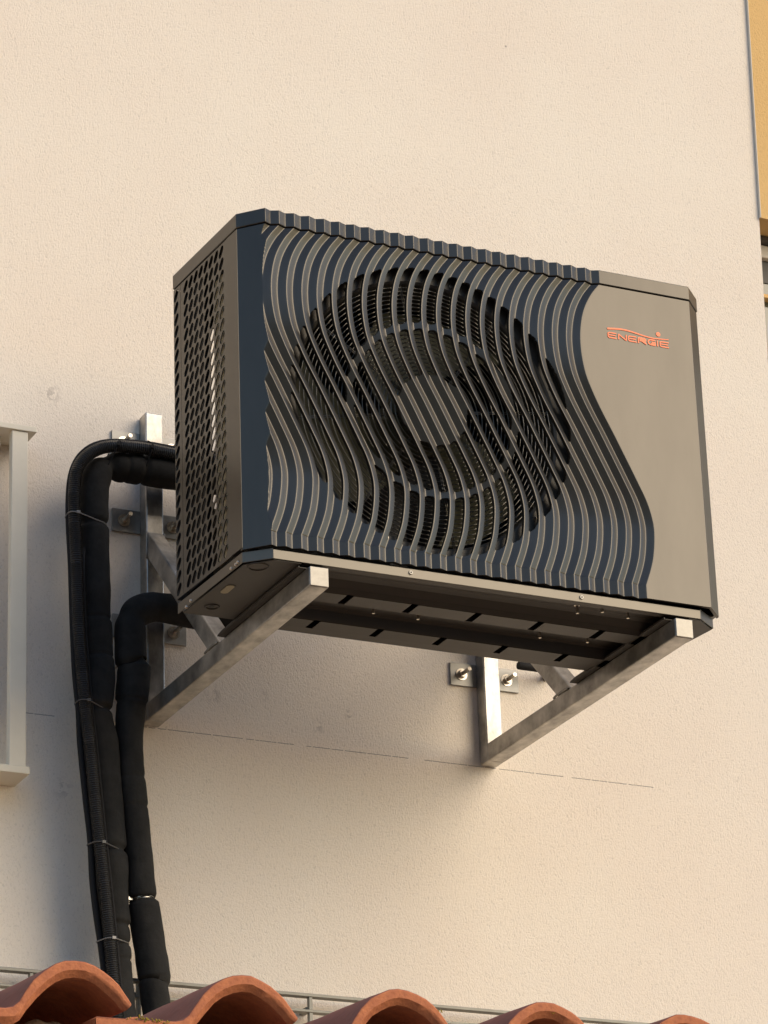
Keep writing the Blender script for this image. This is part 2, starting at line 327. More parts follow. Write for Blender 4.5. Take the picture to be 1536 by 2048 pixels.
def front_panel():
    TS = [0.0,.02,.05,.09,.15,.20,.25,.30,.35,.40,.44,.48,.5,.52,.56,.60,.64,.69,.76,.83,.90,.95,.98]   # phase going left from a crest
    cols = []
    for k in range(27, -1, -1):
        for t in reversed(TS): cols.append(-(k+t)*PER)
    slot_lo, slot_hi = .02, .60
    z0, z1 = 0.0, 0.7147
    nr = 372
    zs = [z0+(z1-z0)*j/nr for j in range(nr+1)]
    jn = min(range(nr+1), key=lambda j: abs(zs[j]-.030)); zs[jn] = .030
    RH, RR, RW = .0785, .190, .0062
    def phase(u): return (-u/PER) % 1.0
    def solid(x, z, u):
        ph = phase(u)
        p_ = (ph-.31)/.29
        if abs(p_) > 1.001: return 1.0
        q = abs(p_)**3.5
        r = math.hypot(x-fx, z-fz)
        return max(r-(R-.006*q), (RH+.004*q)-r, (RW+.006*q)-abs(r-RR))
    NV = {}
    verts, info = [], []
    nc = len(cols)
    grid = [[None]*(nr+1) for _ in range(nc)]
    for i, u in enumerate(cols):
        zz = list(zs); sv = [solid(gcurve(z)+u, z, u) for z in zz]
        lock = [False]*(nr+1)
        for j in range(nr):
            if (sv[j] > 0) != (sv[j+1] > 0):
                a, b = zs[j], zs[j+1]; sa = sv[j]
                for _ in range(14):
                    m_ = .5*(a+b); sm = solid(gcurve(m_)+u, m_, u)
                    if (sm > 0) == (sa > 0): a = m_
                    else: b = m_
                zc = .5*(a+b); jj = j if (zc-zs[j] < zs[j+1]-zc) else j+1
                if jj in (0, nr) or lock[jj]: continue
                zz[jj] = zc; sv[jj] = 0.0; lock[jj] = True
        for j in range(nr+1):
            z = zz[j]; x = max(gcurve(z)+u, 0.0)
            y = surf_y(x, u)
            grid[i][j] = len(verts); verts.append((x, y, z)); info.append(sv[j])
    # flat field right of the wave, then right chamfer
    ext = [0.02, .2, .5, .8, 1.0]
    for t in ext:
        col = []
        for j in range(nr+1):
            z = zs[j]; x = gcurve(z); x = x+(W-c2x-x)*t
            col.append(len(verts)); verts.append((x, yf, z)); info.append(1.0)
        grid.append(col)
    for t in (.02, .5, 1.0):
        col = []
        for j in range(nr+1):
            col.append(len(verts)); verts.append((W-c2x+c2x*t, yf+c2y*t, zs[j])); info.append(1.0)
        grid.append(col)
    nt = len(grid)
    # analytic normals by finite difference of the height field
    def nrm(x, z):
        if x > W-c2x+0.0005: return Vector((c2y, -c2x, 0)).normalized()
        e = 4e-4
        def H(a, b): return surf_y(max(a, 0), a-gcurve(b))
        if x < e: return Vector((-c1y, -c1x, 0)).normalized()
        zl = min(max(z, z0+e), z1-e)
        if z < 0.0300: zl = min(zl, .030-e) 
        hx = (H(x+e, zl)-H(x-e, zl))/(2*e); hz = (H(x, zl+e)-H(x, zl-e))/(2*e)
        return Vector((hx, -1, hz)).normalized()
    norms = [nrm(v[0], v[2]) for v in verts]
    groups = {'front_panel': [], 'fan_grille': [], 'hub_cover': []}
    face_of = {}
    for i in range(nt-1):
        for j in range(nr):
            q = (grid[i][j], grid[i+1][j], grid[i+1][j+1], grid[i][j+1])
            xs = [verts[a][0] for a in q]
            if max(xs) < 1e-6: continue
            hole = False
            if i < nc-1:
                um = .5*(cols[i]+cols[i+1]); ph = phase(um)
                if slot_lo < ph < slot_hi:
                    s = [info[a] for a in q]
                    zm = sum(verts[a][2] for a in q)/4
                    if max(s) <= 1e-9 or solid(gcurve(zm)+um, zm, um) < 0 and min(s) < 0: 
                        hole = True
            if hole: continue
            cx = sum(xs)/4; cz = sum(verts[a][2] for a in q)/4; r = math.hypot(cx-fx, cz-fz)
            gname = 'front_panel' if r > R+.002 else ('hub_cover' if r < RH-.0005 else 'fan_grille')
            groups[gname].append(q)
    allf = [(gn, q) for gn in groups for q in groups[gn]]
    cnt = {}
    for gn, q in allf:
        for a, b in zip(q, q[1:]+q[:1]):
            k = (a, b) if a < b else (b, a); cnt[k] = cnt.get(k, 0)+1
    TH = 0.0095
    out = {}
    for gn, fs in groups.items():
        vm, V, Fc, LN, SM = {}, [], [], [], []
        def vi(a, back):
            k = (a, back)
            if k not in vm:
                x, y, z = verts[a]; vm[k] = len(V); V.append((x, y+(TH if back else 0), z))
            return vm[k]
        for q in fs:
            qq = []
            for a in q:
                if vi(a, 0) not in qq: qq.append(vi(a, 0))
            Fc.append(tuple(vi(a, 0) for a in q)); LN += [norms[a] for a in q]
            Fc.append(tuple(vi(a, 1) for a in reversed(q))); LN += [-norms[a] for a in reversed(q)]
            for a, b in zip(q, q[1:]+q[:1]):
                k = (a, b) if a < b else (b, a)
                if cnt[k] == 1 and (Vector(verts[a])-Vector(verts[b])).length > 1e-7:
                    d = Vector(verts[b])-Vector(verts[a]); n_ = Vector((0, 1, 0)).cross(d); n_ = n_.normalized() if n_.length > 1e-9 else Vector((0, 0, 1))
                    n_ = -n_ if False else n_
                    Fc.append((vi(b, 0), vi(a, 0), vi(a, 1), vi(b, 1)))
                    # round the front lip of the cut a little
                    f0a = (norms[a]*0.5+n_*1.0).normalized(); f0b = (norms[b]*0.5+n_*1.0).normalized()
                    LN += [f0b, f0a, n_, n_]
        me = bpy.data.meshes.new(gn); me.from_pydata(V, [], Fc)
        me.materials.append(M['paint'])
        me.polygons.foreach_set('use_smooth', [True]*len(me.polygons))
        me.normals_split_custom_set([tuple(n) for n in LN])
        ob = bpy.data.objects.new(gn, me); COL.objects.link(ob); ob.parent = HP
        out[gn] = ob
    return out
FP = front_panel()

# lid ------------------------------------------------------------
kx = -0.013
pts = [(kx-.002, yb), (-.002, yf+c1y-.001), (c1x-.001, yf-.002)]
gx = .8298
us = []
for k in range(22, -1, -1):
    for t in (.5, .47, .25, .03, 0.0, -.03, -.25, -.47):
        u = -(k+t)*PER
        if k == 0 and t < 0: continue
        us.append(u)
us = sorted(set(us))
for u in us:
    x = gx+u
    if x > c1x+.004: pts.append((x, yf-.002+tri(u)))
pts += [(W-c2x, yf-.002), (W+.002, yf+c2y-.001), (W+.002, yb)]
lid = MB(); lid.prism(pts, 2, .7172, .750)
lo = lid.build('lid', M['paint'], HP, bevel=.0016, auto=14)
lm = MB(); q_ = [(kx+.02, yb-.01), (.02, yf+c1y+.01), (c1x+.02, yf+.03), (W-c2x-.02, yf+.03), (W-.02, yf+c2y+.01), (W-.02, yb-.01)]
lm.prism(q_, 2, .700, .7170); lm.build('lid_seal', M['black'], HP)

# side panel with round perforations ------------------------------
def sx_(y): return kx*(y+.8628)/.3155*-1 if False else (-.013)*((y+.8628)/(.8628-.5468))
def slot_r(a):      # radius at angle a of an oblong slot leaning forward at 45 degrees
    ax, az, r0 = -.0045, .0058, .0074; lo, hi = 0.0, .03
    for _ in range(24):
        m_ = .5*(lo+hi); y, z = m_*math.cos(a), m_*math.sin(a)
        t = max(-1, min(1, (y*ax+z*az)/(ax*ax+az*az)))
        if math.hypot(y-t*ax, z-t*az) < r0: lo = m_
        else: hi = m_
    return lo
def perforated(name, ya, yb_, z0, z1, cols, rows, py, pz, ry, rz, mt, off=0):
    m = MB()
    ycuts = []
    def P(y, z): return (sx_(y)-off, y, z)
    ys = [ya]; 
    y_lo, y_hi = cols[0]-py/2, cols[-1]+py/2
    z_lo, z_hi = rows[0]-pz/2, rows[-1]+pz/2
    N = 20
    for (a, b, c, d) in ((ya, y_lo, z0, z1), (y_hi, yb_, z0, z1), (y_lo, y_hi, z0, z_lo), (y_lo, y_hi, z_hi, z1)):
        if b-a > 1e-5 and d-c > 1e-5: m.poly([P(a,c), P(b,c), P(b,d), P(a,d)])
    for yc in cols:
        for zc in rows:
            ci, sq = [], []
            ac = math.atan2(pz, py); angs = sorted({2*math.pi*k/18 for k in range(18)} | {ac, math.pi-ac, math.pi+ac, 2*math.pi-ac}); N = len(angs)
            for k in range(N):
                a = angs[k]; c, s = math.cos(a), math.sin(a)
                rs = slot_r(a); ci.append((yc+rs*c, zc+rs*s))
                f = min(py/2/max(abs(c), 1e-9), pz/2/max(abs(s), 1e-9)); sq.append((yc+f*c, zc+f*s))
            for k in range(N):
                k2 = (k+1) % N
                m.poly([P(*ci[k]), P(*ci[k2]), P(*sq[k2]), P(*sq[k])])
                # hole wall
                y1, z1_ = ci[k]; y2, z2 = ci[k2]
                m.poly([(sx_(y1)-off, y1, z1_), (sx_(y2)-off, y2, z2), (sx_(y2)-off+.0022, y2, z2), (sx_(y1)-off+.0022, y1, z1_)])
            # corner fill of each cell is covered by the square samples
    # back sheet rim
    o = m.build(name, mt, HP)
    return o
ROWS = [.0248+.02804*i for i in range(25)]
YC = [-.7857+.02531*i for i in range(8)]
perforated('side_panel', -.8125, -.5828, .0045, .7147, YC, ROWS, .02531, .02804, .0109, .0125, M['paint'])
perforated('rear_corner_panel', -.5815, yb, .0045, .7147, [-.5597], [r-.001 for r in ROWS], .02531, .02804, .0109, .0125, M['paint'])
c = MB(); c.hexa([(sx_(-.8138)-.001,-.8138,.0045),(-.0006,-.8628,.0045),(.010,-.8628,.0045),(.010,-.8138,.0045),(sx_(-.8138)-.001,-.8138,.7147),(-.0006,-.8628,.7147),(.010,-.8628,.7147),(.010,-.8138,.7147)])
c.build('corner_post', M['paint'], HP)
c = MB(); c.box((W-.010,yf+c2y+.001,.003),(W,yb,.7147)); c.build('right_side_panel', M['paint'], HP, bevel=.001)
c = MB()
c.box((.13,yb-.004,.003),(W-.01,yb,.7147)); c.box((.0,yb-.004,.003),(.13,yb,.22)); c.box((.0,yb-.004,.64),(.13,yb,.7147)); c.box((-.0115,yb-.004,.22),(.012,yb,.64)); c.box((-.0115,yb-.004,.003),(-.0002,yb,.2198)); c.box((-.0115,yb-.004,.6402),(-.0002,yb,.7147))
c.build('rear_panel', M['inner'], HP)
# interior
c = MB(); c.box((.010,-.655,.02),(.024,yb-.006,.70)); c.box((.16,yb-.030,.02),(W-.2,yb-.006,.70)); c.build('coil', M['coil'], HP)
c = MB(); c.box((.004,-.8115,.015),(.010,-.724,.652)); c.build('inner_partition', M['olive'], HP)
c = MB(); c.box((.80,yf+.03,.01),(.806,yb-.01,.70)); c.box((.012,-.86,.001),(W-.012,yb-.006,.005)); c.build('bulkhead', M['inner'], HP)
# fan shroud, wires, blades
def annulus(m, y, r0, r1, n=96, th=.003, zlim=None):
    for k in range(n):
        a, b = 2*math.pi*k/n, 2*math.pi*(k+1)/n
        P = lambda r, t, yy: (fx+r*math.cos(t), yy, fz+r*math.sin(t))
        m.poly([P(r0,a,y), P(r1,a,y), P(r1,b,y), P(r0,b,y)])
sh = MB()
n = 96; prof = [(.352, yf+.028), (.303, yf+.028), (.298, yf+.032), (.295, yf+.040), (.293, yf+.085), (.290, yf+.13)]
for k in range(n):
    a, b = 2*math.pi*k/n, 2*math.pi*(k+1)/n
    for (r0, y0), (r1, y1) in zip(prof, prof[1:]):
        sh.poly([(fx+r0*math.cos(a), y0, fz+r0*math.sin(a)), (fx+r1*math.cos(a), y1, fz+r1*math.sin(a)), (fx+r1*math.cos(b), y1, fz+r1*math.sin(b)), (fx+r0*math.cos(b), y0, fz+r0*math.sin(b))])
sh.build('fan_shroud', M['inner'], HP, auto=40)
for a in (20, 78, 125, 200, 250, 320):
    s = MB(); a = math.radians(a); px, pz = fx+.312*math.cos(a), fz+.312*math.sin(a)
    s.tube([(px, yf+.0285, pz), (px, yf+.024, pz)], .004, 10); s.build('screw', M['bolt'], HP, auto=40)
wg = MB()
rr = .060
while rr < .300:
    yo = yf+.022+.012*(rr/.3)**2
    wg.ring((fx, yo, fz), rr, 0.00125, 1, 72 if rr > .15 else 48, 5); rr += .0092
for k in range(8):
    a = math.radians(10+45*k); c_, s_ = math.cos(a), math.sin(a)
    for d in (-.002, .002):
        wg.tube([(fx+.06*c_-d*s_, yf+.0243, fz+.06*s_+d*c_), (fx+.31*c_-d*s_, yf+.0355, fz+.31*s_+d*c_)], .0014, 5)
wg.build('wire_guard', M['wire'], HP, smooth=True)
# fan : hub + three swept blades
fan = MB(); fan.tube([(fx, yf+.065, fz), (fx, yf+.068, fz), (fx, yf+.13, fz)], [.05, .075, .075], 40)
fo = fan.build('fan', M['blade'], HP, auto=40)
for k in range(3):
    bl = MB(); a0 = math.radians(100+120*k); nr_, na = 14, 18
    G = []
    for i in range(nr_+1):
        r = .07+(.275-.07)*i/nr_; row = []
        sweep = -0.55*(i/nr_)**1.4; wid = 1.25-.15*(i/nr_)
        for j in range(na+1):
            t = j/na; a = a0+sweep+wid*(t-.5)
            y = yf+.075+.060*t+.01*math.sin(t*math.pi)
            row.append((fx+r*math.cos(a), y, fz+r*math.sin(a)))
        G.append(row)
    for dy in (0, .003):
        for i in range(nr_):
            for j in range(na):
                bl.poly([(p_[0], p_[1]+dy, p_[2]) for p_ in (G[i][j], G[i+1][j], G[i+1][j+1], G[i][j+1])])
    bo = bl.build('blade', M['blade'], fo, smooth=True)
mo = MB(); mo.tube([(fx, yf+.13, fz), (fx, yf+.22, fz)], .06, 32); mo.box((fx-.02, yf+.19, .01), (fx+.02, yf+.21, .70)); mo.build('motor', M['inner'], HP, auto=40)

# base pan ------------------------------------------------------------
def base_outline(ins=0.0):
    return [(kx+.004, yb), (-.004+ins+.004, yf+c1y+.004), (c1x+.008, yf+.0095), (W-c2x-.022, yf+.0095), (W-.018, yf+.045), (W-.018, yb)]
bp = MB()
# front lip folded sheet incl. chamfers
ol = [(kx+.002, yb), (.001, yf+c1y+.006), (c1x+.005, yf+.0095), (W-c2x-.022, yf+.0095), (W-.013, yf+c2y+.004), (W-.046, yb)]
for (a, b) in zip(ol, ol[1:]):
    z_t, z_b = (-.0060 if a[1] == b[1] else -.0035), -.0262
    d = Vector((b[0]-a[0], b[1]-a[1])); nn = Vector((-d.y, d.x)).normalized()*.0018
    bp.hexa([(a[0], a[1], z_b), (b[0], b[1], z_b), (b[0]+nn.x, b[1]+nn.y, z_b), (a[0]+nn.x, a[1]+nn.y, z_b),
             (a[0], a[1], z_t), (b[0], b[1], z_t), (b[0]+nn.x, b[1]+nn.y, z_t), (a[0]+nn.x, a[1]+nn.y, z_t)])
bp.build('base_rim', M['lip'], HP, bevel=.001)
# recess line between panel and rim
c = MB(); c.prism([(.010, yb-.005), (.013, yf+c1y+.016), (c1x+.012, yf+.021), (W-c2x-.026, yf+.021), (W-.024, yf+c2y+.012), (W-.052, yb-.005)], 2, -.0065, .0008)
c.build('base_plate', M['black'], HP)
# formed underside: profile in (y, z) extruded along x
prof = [(yf+.0115,-.0243),(yf+.030,-.0255),(yf+.034,-.0235),(-.868,-.016),(-.850,-.0095),(-.83,-.0085),(-.812,-.0125),(-.795,-.024),(-.787,-.0335)]
un = MB(); X0, X1 = .118, 1.035
for (a, b) in zip(prof, prof[1:]):
    un.poly([(X0, a[0], a[1]), (X1, a[0], a[1]), (X1, b[0], b[1]), (X0, b[0], b[1])])
for (a, b) in zip([(-.736,-.0335),(-.730,-.012),(-.722,-.0085),(-.645,-.0085),(-.637,-.012),(-.6305,-.0335)], [(-.730,-.012),(-.722,-.0085),(-.645,-.0085),(-.637,-.012),(-.6305,-.0335)]):
    un.poly([(X0, a[0], a[1]), (X1, a[0], a[1]), (X1, b[0], b[1]), (X0, b[0], b[1])])
un.poly([(X0,-.5835,-.0335),(X1,-.5835,-.0335),(X1,-.550,-.0325),(X0,-.550,-.0325)])
un.poly([(X0,-.550,-.0325),(X1,-.550,-.0325),(X1,-.5475,.0),(X0,-.5475,.0)])
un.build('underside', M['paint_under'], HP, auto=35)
SL = [.1246, .2709, .4172, .5639, .7100, .8560, 1.0023]
for (ya, yb2, dx) in ((-.7865, -.7365, 0), (-.630, -.585, -.004)):
    xs = [X0]+[s+dx for s in SL]+[X1]
    sl = MB()
    for a, b in zip(xs, xs[1:]):
        a2 = a+(.008 if a != X0 else 0); b2 = b-(.008 if b != X1 else 0)
        if b2-a2 > .004: sl.box((a2, ya, -.0350), (b2, yb2, -.0330))
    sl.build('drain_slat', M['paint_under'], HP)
# flat left pan with embossing
lp = MB(); lp.prism([(-.006, -.562), (.006, yf+c1y+.010), (c1x+.008, yf+.0125), (.112, yf+.0125), (.112, -.562)], 2, -.0285, -.0262)
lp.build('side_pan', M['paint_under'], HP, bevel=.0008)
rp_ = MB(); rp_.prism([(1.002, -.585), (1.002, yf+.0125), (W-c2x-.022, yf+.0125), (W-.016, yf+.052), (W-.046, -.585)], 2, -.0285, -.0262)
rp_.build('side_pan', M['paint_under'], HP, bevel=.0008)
e = MB(); e.ring((.036, -.617, -.0288), .014, .0022, 2, 28, 6); e.build('embossing', M['paint_under'], HP, smooth=True)
e = MB(); e.ring((.036, -.855, -.0286), .020, .0022, 2, 28, 6); e.build('embossing', M['paint_under'], HP, smooth=True)
e = MB(); e.tube([(.036, -.617, -.0288), (.036, -.617, -.0295)], .0055, 14); e.build('drain_hole', M['black'], HP)
def pill(cx, y0, y1, r, n=10):
    return [(cx+r*math.cos(math.pi*k/n), y1+r*math.sin(math.pi*k/n)) for k in range(n+1)]+[(cx-r*math.cos(math.pi*k/n), y0-r*math.sin(math.pi*k/n)) for k in range(n+1)]
e = MB(); e.prism(pill(.027, -.735, -.705, .0085), 2, -.0298, -.0289); e.build('drain_slot', M['olive'], HP)
e = MB(); e.prism(pill(.0285, -.736, -.706, .0098), 2, -.0293, -.0287); e.build('slot_shadow_gap', M['black'], HP)
# feet rails on the brackets
for x0 in (.1229, .9604):
    f_ = MB()
    out = [(-.893,-.0350),(-.893,-.0300),(-.885,-.0292),(-.560,-.0290),(-.500,-.0292),(-.478,-.032),(-.474,-.0350)]
    f_.prism(out, 0, x0-.016, x0-.013); f_.prism([(-.893,-.0350),(-.893,-.0325),(-.474,-.0325),(-.474,-.0350)], 0, x0-.0128, x0+.040)
    f_.prism([(-.885,-.0350),(-.885,-.018),(-.87,-.010),(-.56,-.010),(-.500,-.020),(-.478,-.030),(-.474,-.0350)], 0, x0+.0402, x0+.043)
    f_.build('foot_rail', M['paint_under'], HP, bevel=.0008)
for (x, y) in ((.3634,-.7001),(.4656,-.7006),(.7632,-.8486),(.8096,-.8721),(.8772,-.8597),(.7577,-.691),(.8663,-.7019)):
    zt_ = -.0085
    q = MB(); q.tube([(x,y,zt_),(x,y,zt_-.004),(x,y,zt_-.0041),(x,y,-.030)], [.0065,.0065,.0032,.0032], 10); q.build('bolt', M['bolt'], HP, auto=40)
for (x, z) in ((.3525,-.0150),(.7450,-.0158)):
    q = MB(); q.tube([(x, yf+.0105, z), (x, yf+.0065, z)], [.0052,.0040], 12); q.tube([(x, yf+.0063, z), (x, yf+.0061, z)], .0018, 8, mi=1); q.build('screw', [M['cap'], M['black']], HP, auto=40)
# screws on the left lower edge
for (y, z) in ((-.838,-.018),(-.828,-.019),(-.806,-.020),(-.612,-.020),(-.590,-.026)):
    x = .001+(kx+.002-.001)*((y-(yf+c1y+.006))/(yb-(yf+c1y+.006)))
    q = MB(); q.tube([(x+.001, y, z), (x-.0025, y, z)], [.0042,.0032], 10); q.build('screw', M['bolt'], HP, auto=40)

# ENERGIE lettering --------------------------------------------------
def stroke(m, pts, wd, y0, y1):
    pts = [Vector(p_) for p_ in pts]; L_, R_ = [], []
    for i, p_ in enumerate(pts):
        d = (pts[min(i+1, len(pts)-1)]-pts[max(i-1, 0)]).normalized(); n_ = Vector((-d.y, d.x))
        ww = wd if isinstance(wd, (int, float)) else wd[i]
        L_.append(p_+n_*ww/2); R_.append(p_-n_*ww/2)
    for i in range(len(pts)-1):
        a, b, c_, d = R_[i], R_[i+1], L_[i+1], L_[i]
        m.hexa([(a.x,y0,a.y),(b.x,y0,b.y),(b.x,y1,b.y),(a.x,y1,a.y),(d.x,y0,d.y),(c_.x,y0,c_.y),(c_.x,y1,c_.y),(d.x,y1,d.y)])
ly0, ly1 = yf-.0012, yf-.0002
H_ = .0142; LW = .0026
def letter(ch, x, wdt, zb_):
    m = MB(); X = lambda t: x+wdt*t; Z = lambda t: zb_+LW/2+(H_-LW)*t
    if ch == 'E':
        stroke(m, [(X(1),Z(1)),(X(.16),Z(1)),(X(.02),Z(.9)),(X(0),Z(.75)),(X(.02),Z(.1)),(X(.12),Z(0)),(X(1),Z(0))], LW, ly0, ly1)
        stroke(m, [(X(.10),Z(.5)),(X(.92),Z(.5))], LW*.85, ly0-.0001, ly1-.0001)
    if ch == 'N':
        stroke(m, [(X(0),Z(-.1)),(X(0),Z(1.0))], LW, ly0, ly1); stroke(m, [(X(0),Z(1.0)),(X(.9),Z(0))], LW, ly0-.0001, ly1-.0001); stroke(m, [(X(.96),Z(-.08)),(X(.96),Z(1.1))], LW, ly0, ly1)
    if ch == 'R':
        stroke(m, [(X(0),Z(-.1)),(X(0),Z(.85)),(X(.08),Z(1)),(X(.8),Z(1)),(X(.95),Z(.85)),(X(.95),Z(.6)),(X(.8),Z(.45)),(X(.15),Z(.45))], LW*1.25, ly0, ly1)
        stroke(m, [(X(.15),Z(.72)),(X(.85),Z(.72))], LW*1.1, ly0-.0001, ly1-.0001)
        stroke(m, [(X(.45),Z(.45)),(X(1.05),Z(-.08))], LW*1.3, ly0-.0002, ly1-.0002)
    if ch == 'G':
        stroke(m, [(X(1),Z(1)),(X(.3),Z(1)),(X(.06),Z(.82)),(X(0),Z(.5)),(X(.08),Z(.18)),(X(.35),Z(0)),(X(1),Z(0)),(X(1),Z(.5)),(X(.5),Z(.5))], LW*1.2, ly0, ly1)
        stroke(m, [(X(.4),Z(.22)),(X(.95),Z(.22))], LW*1.1, ly0-.0001, ly1-.0001)
    if ch == 'I':
        stroke(m, [(X(.5),Z(-.1)),(X(.5),Z(1.1))], LW, ly0, ly1)
    return m
for ch, x, wd in (('E',.8425,.0205),('N',.8682,.0195),('E',.8925,.0195),('R',.9170,.0185),('G',.9410,.0175),('I',.9620,.0040),('E',.9705,.0215)):
    letter(ch, x, wd, .5910).build('letter', M['copper'], HP)
m = MB(); wp = [(.8415,.6125),(.8589,.6150),(.8759,.6165),(.8926,.6160),(.9116,.6135),(.9306,.6105),(.9498,.6088),(.9693,.6095),(.9927,.6118)]
wp = [(p_[0], p_[1]) for p_ in [tuple(v)[:2] for v in catmull([(a, b, 0) for a, b in wp], .002)]]
stroke(m, wp, [.0040-.0022*(i/len(wp)) for i in range(len(wp))], ly0, ly1); m.build('logo_swoosh', M['copper'], HP)
m = MB(); m.tube([(.9675, ly1, .6205), (.9675, ly0, .6205)], .0052, 20); m.build('logo_dot', M['copper'], HP)

# ------------------------------------------------------------------ brackets
T = .042
def bracket(x0, label, plates, right):
    b = empty('wall_bracket'); tag(b, label, 'bracket', 'steel brackets carrying the heat pump')
    m = MB(); m.box((x0, -T, -.0773), (x0+T, -.0015, .6643)); m.build('post', M['galv'], b, bevel=.003)
    m = MB(); m.box((x0, -.9104, -.0773+.0), (x0+T, -T-.0005, -.0353)); m.build('arm', M['galv'], b, bevel=.003)
    m = MB(); m.box((x0+.001, -.9124, -.0763), (x0+T-.001, -.9106, -.0363)); m.build('end_cap', M['cap'], b, bevel=.0008)
    # brace: z - y = c
    c0, c1 = .349, .412
    ya, yb_ = -T-.0005, None
    out = [(-T-.0005, c0-T), (-T-.0005, c1-T), (-(c1+.0349), -.0349), (-(c0+.0349), -.0349)]
    m = MB(); m.prism(out, 0, x0+.0015, x0+T-.0015); m.build('brace', M['galv'], b, bevel=.003)
    for (y_, z_) in ((-.384-.02, -.0345), (-T-.002, c0-T+.03)):
        for side in (x0, x0+T):
            P_ = [(side, y_+.034*math.cos(a), z_+.034*math.sin(a)*.1) for a in (0, .8, 1.6, 2.4, 3.14)] if z_ < 0 else [(side, y_+.0005, z_-.032+.016*k) for k in range(5)]
            m = MB(); m.tube(P_, .0028, 6); m.build('weld', M['galv_plate'], b, smooth=True)
    for (px, pz, sgn) in plates:
        q = MB(); xa, xb_ = (x0-.068, x0-.0005) if sgn < 0 else (x0+T+.0005, x0+T+.067)
        q.box((xa, -.0065, pz-.0275), (xb_, -.001, pz+.0275)); po = q.build('fixing_plate', M['galv_plate'], b, bevel=.0006)
        xc = x0-.040 if sgn < 0 else x0+T+.036
        t = MB(); t.tube([(xc,-.0066,pz),(xc,-.0085,pz)], .0145, 20)
        t.tube([(xc,-.0086,pz),(xc,-.0175,pz)], .0098, 6); t.tube([(xc,-.0176,pz),(xc,-.050,pz)], .0048, 10)
        t.build('anchor_bolt', M['bolt'], po, auto=35)
    return b
bracket(.1229, 'left galvanised steel bracket, its post rising beside the black pipes', [(0,.4045,-1),(0,.4045,1),(0,.1500,-1),(0,.1500,1),(0,.5960,-1),(0,.5960,1)], False)
bracket(.9604, 'right galvanised steel bracket, open triangle below the lettered end of the heat pump', [(0,.1400,-1),(0,.1400,1),(0,.4045,-1),(0,.4045,1)], True)
# short black pipe stub behind the right bracket
m = MB(); m.tube([(1.046,-.052,.1625),(1.048,-.052,.1625),(1.100,-.052,.1625),(1.14,-.03,.1625),(1.146,-.001,.1625)], [.0085,.0095,.0095,.0095,.0095], 16)
tag(m.build('pipe_stub', M['cable'], auto=50), 'short black pipe stub poking out behind the brace of the right bracket', 'pipe')

# ------------------------------------------------------------------ pipes
A = [(.2552,.4935),(.1662,.4925),(.1095,.4935),(.0494,.4925),(.0060,.4840),(-.0190,.4570),(-.0262,.4016),(-.0240,.2468),(-.0218,.1412),(-.0165,-.0055),(-.0226,-.0914),(-.0112,-.1607),(.0012,-.2825),(.0079,-.3634),(.0133,-.4438),(.0165,-.5238),(.0219,-.6074),(.0327,-.7403),(.0489,-.886),(.055,-1.15)]
B = [(.2503,.168),(.1475,.1700),(.107,.1665),(.0786,.1510),(.0642,.1234),(.0617,.0949),(.0626,.0355),(.0700,.0193),(.0644,-.0592),(.0581,-.1528),(.0623,-.2352),(.0688,-.3168),(.0764,-.3976),(.085,-.4932),(.0883,-.5139),(.1130,-.6700),(.1110,-.6850),(.1204,-.7688),(.133,-.8801),(.14,-1.15)]
C = [(.45,.522),(.241,.5244),(.1523,.5239),(.0838,.5266),(.012,.5215),(-.0295,.5077),(-.0615,.481),(-.0803,.4456),(-.086,.3909),(-.0848,.3198),(-.080,.2261),(-.0752,.0868),(-.067,-.0238),(-.059,-.1072),(-.0498,-.1842),(-.0385,-.2973),(-.0284,-.3939),(-.0184,-.4809),(-.0106,-.5566),(-.003,-.6317),(.0057,-.7276),(.0187,-.8434),(.05,-1.1)]
D = [(.45,.548),(.2497,.5496),(.1607,.5468),(.0919,.5480),(.0199,.5420),(-.0278,.5272),(-.0633,.496),(-.0833,.4531),(-.0903,.3981),(-.0901,.3266),(-.0850,.2329),(-.0805,.0934),(-.0750,-.0179),(-.0668,-.1015),(-.0628,-.1794),(-.0513,-.2927),(-.040,-.3893),(-.0355,-.477),(-.0266,-.5526),(-.0152,-.6274),(-.0032,-.7233),(.0109,-.8393),(.04,-1.1)]
PA = catmull([(.40,-.56,.46),(.40,-.42,.47),(.37,-.22,.485),(.32,-.125,.490)]+[(x, -.10, z) for x, z in A], .0035)
PB = catmull([(.40,-.56,.16),(.40,-.42,.163),(.37,-.22,.166),(.32,-.12,.168)]+[(x, -.095, z) for x, z in B], .0035)
# dips: (axis, value, depth, width) ; steps: sleeve joints
def foam(name, P, r0, dips, steps, seed, label):
    rad = []
    for p_ in P:
        r = r0
        for (ax, v, d, wd) in dips:
            if ax == 2 and p_.x > .05 and P is PA: continue
            if ax == 2 and p_.x > .145: continue
            if ax == 0 and p_.z < .4 and P is PA: continue
            dd = abs(p_[ax]-v); r -= d*math.exp(-(dd/wd)**2)
        r += .0030*noise.noise(Vector((seed, p_.z*11, p_.x*11)))+.0012*noise.noise(Vector((seed+4, p_.z*34, p_.x*34)))
        rad.append(r)
    def fr(i, an):
        p_ = P[i]; k = 1.0
        for n_, (z_, dr) in enumerate(steps):
            e_ = (p_.z-z_-.007*math.cos(an+seed*7+n_*2))/.002
            if p_.x < .15: k += dr/r0/(1+math.exp(max(-30, min(30, e_))))
        return k+.06*noise.noise(Vector((math.cos(an)*1.5+seed, math.sin(an)*1.5, p_.z*14+p_.x*10)))
    m = MB(); m.tube(P, rad, 28, fr=fr)
    o = m.build(name, M['foam'], smooth=True)
    return tag(o, label, 'pipe', 'foam insulated pipes down the wall')
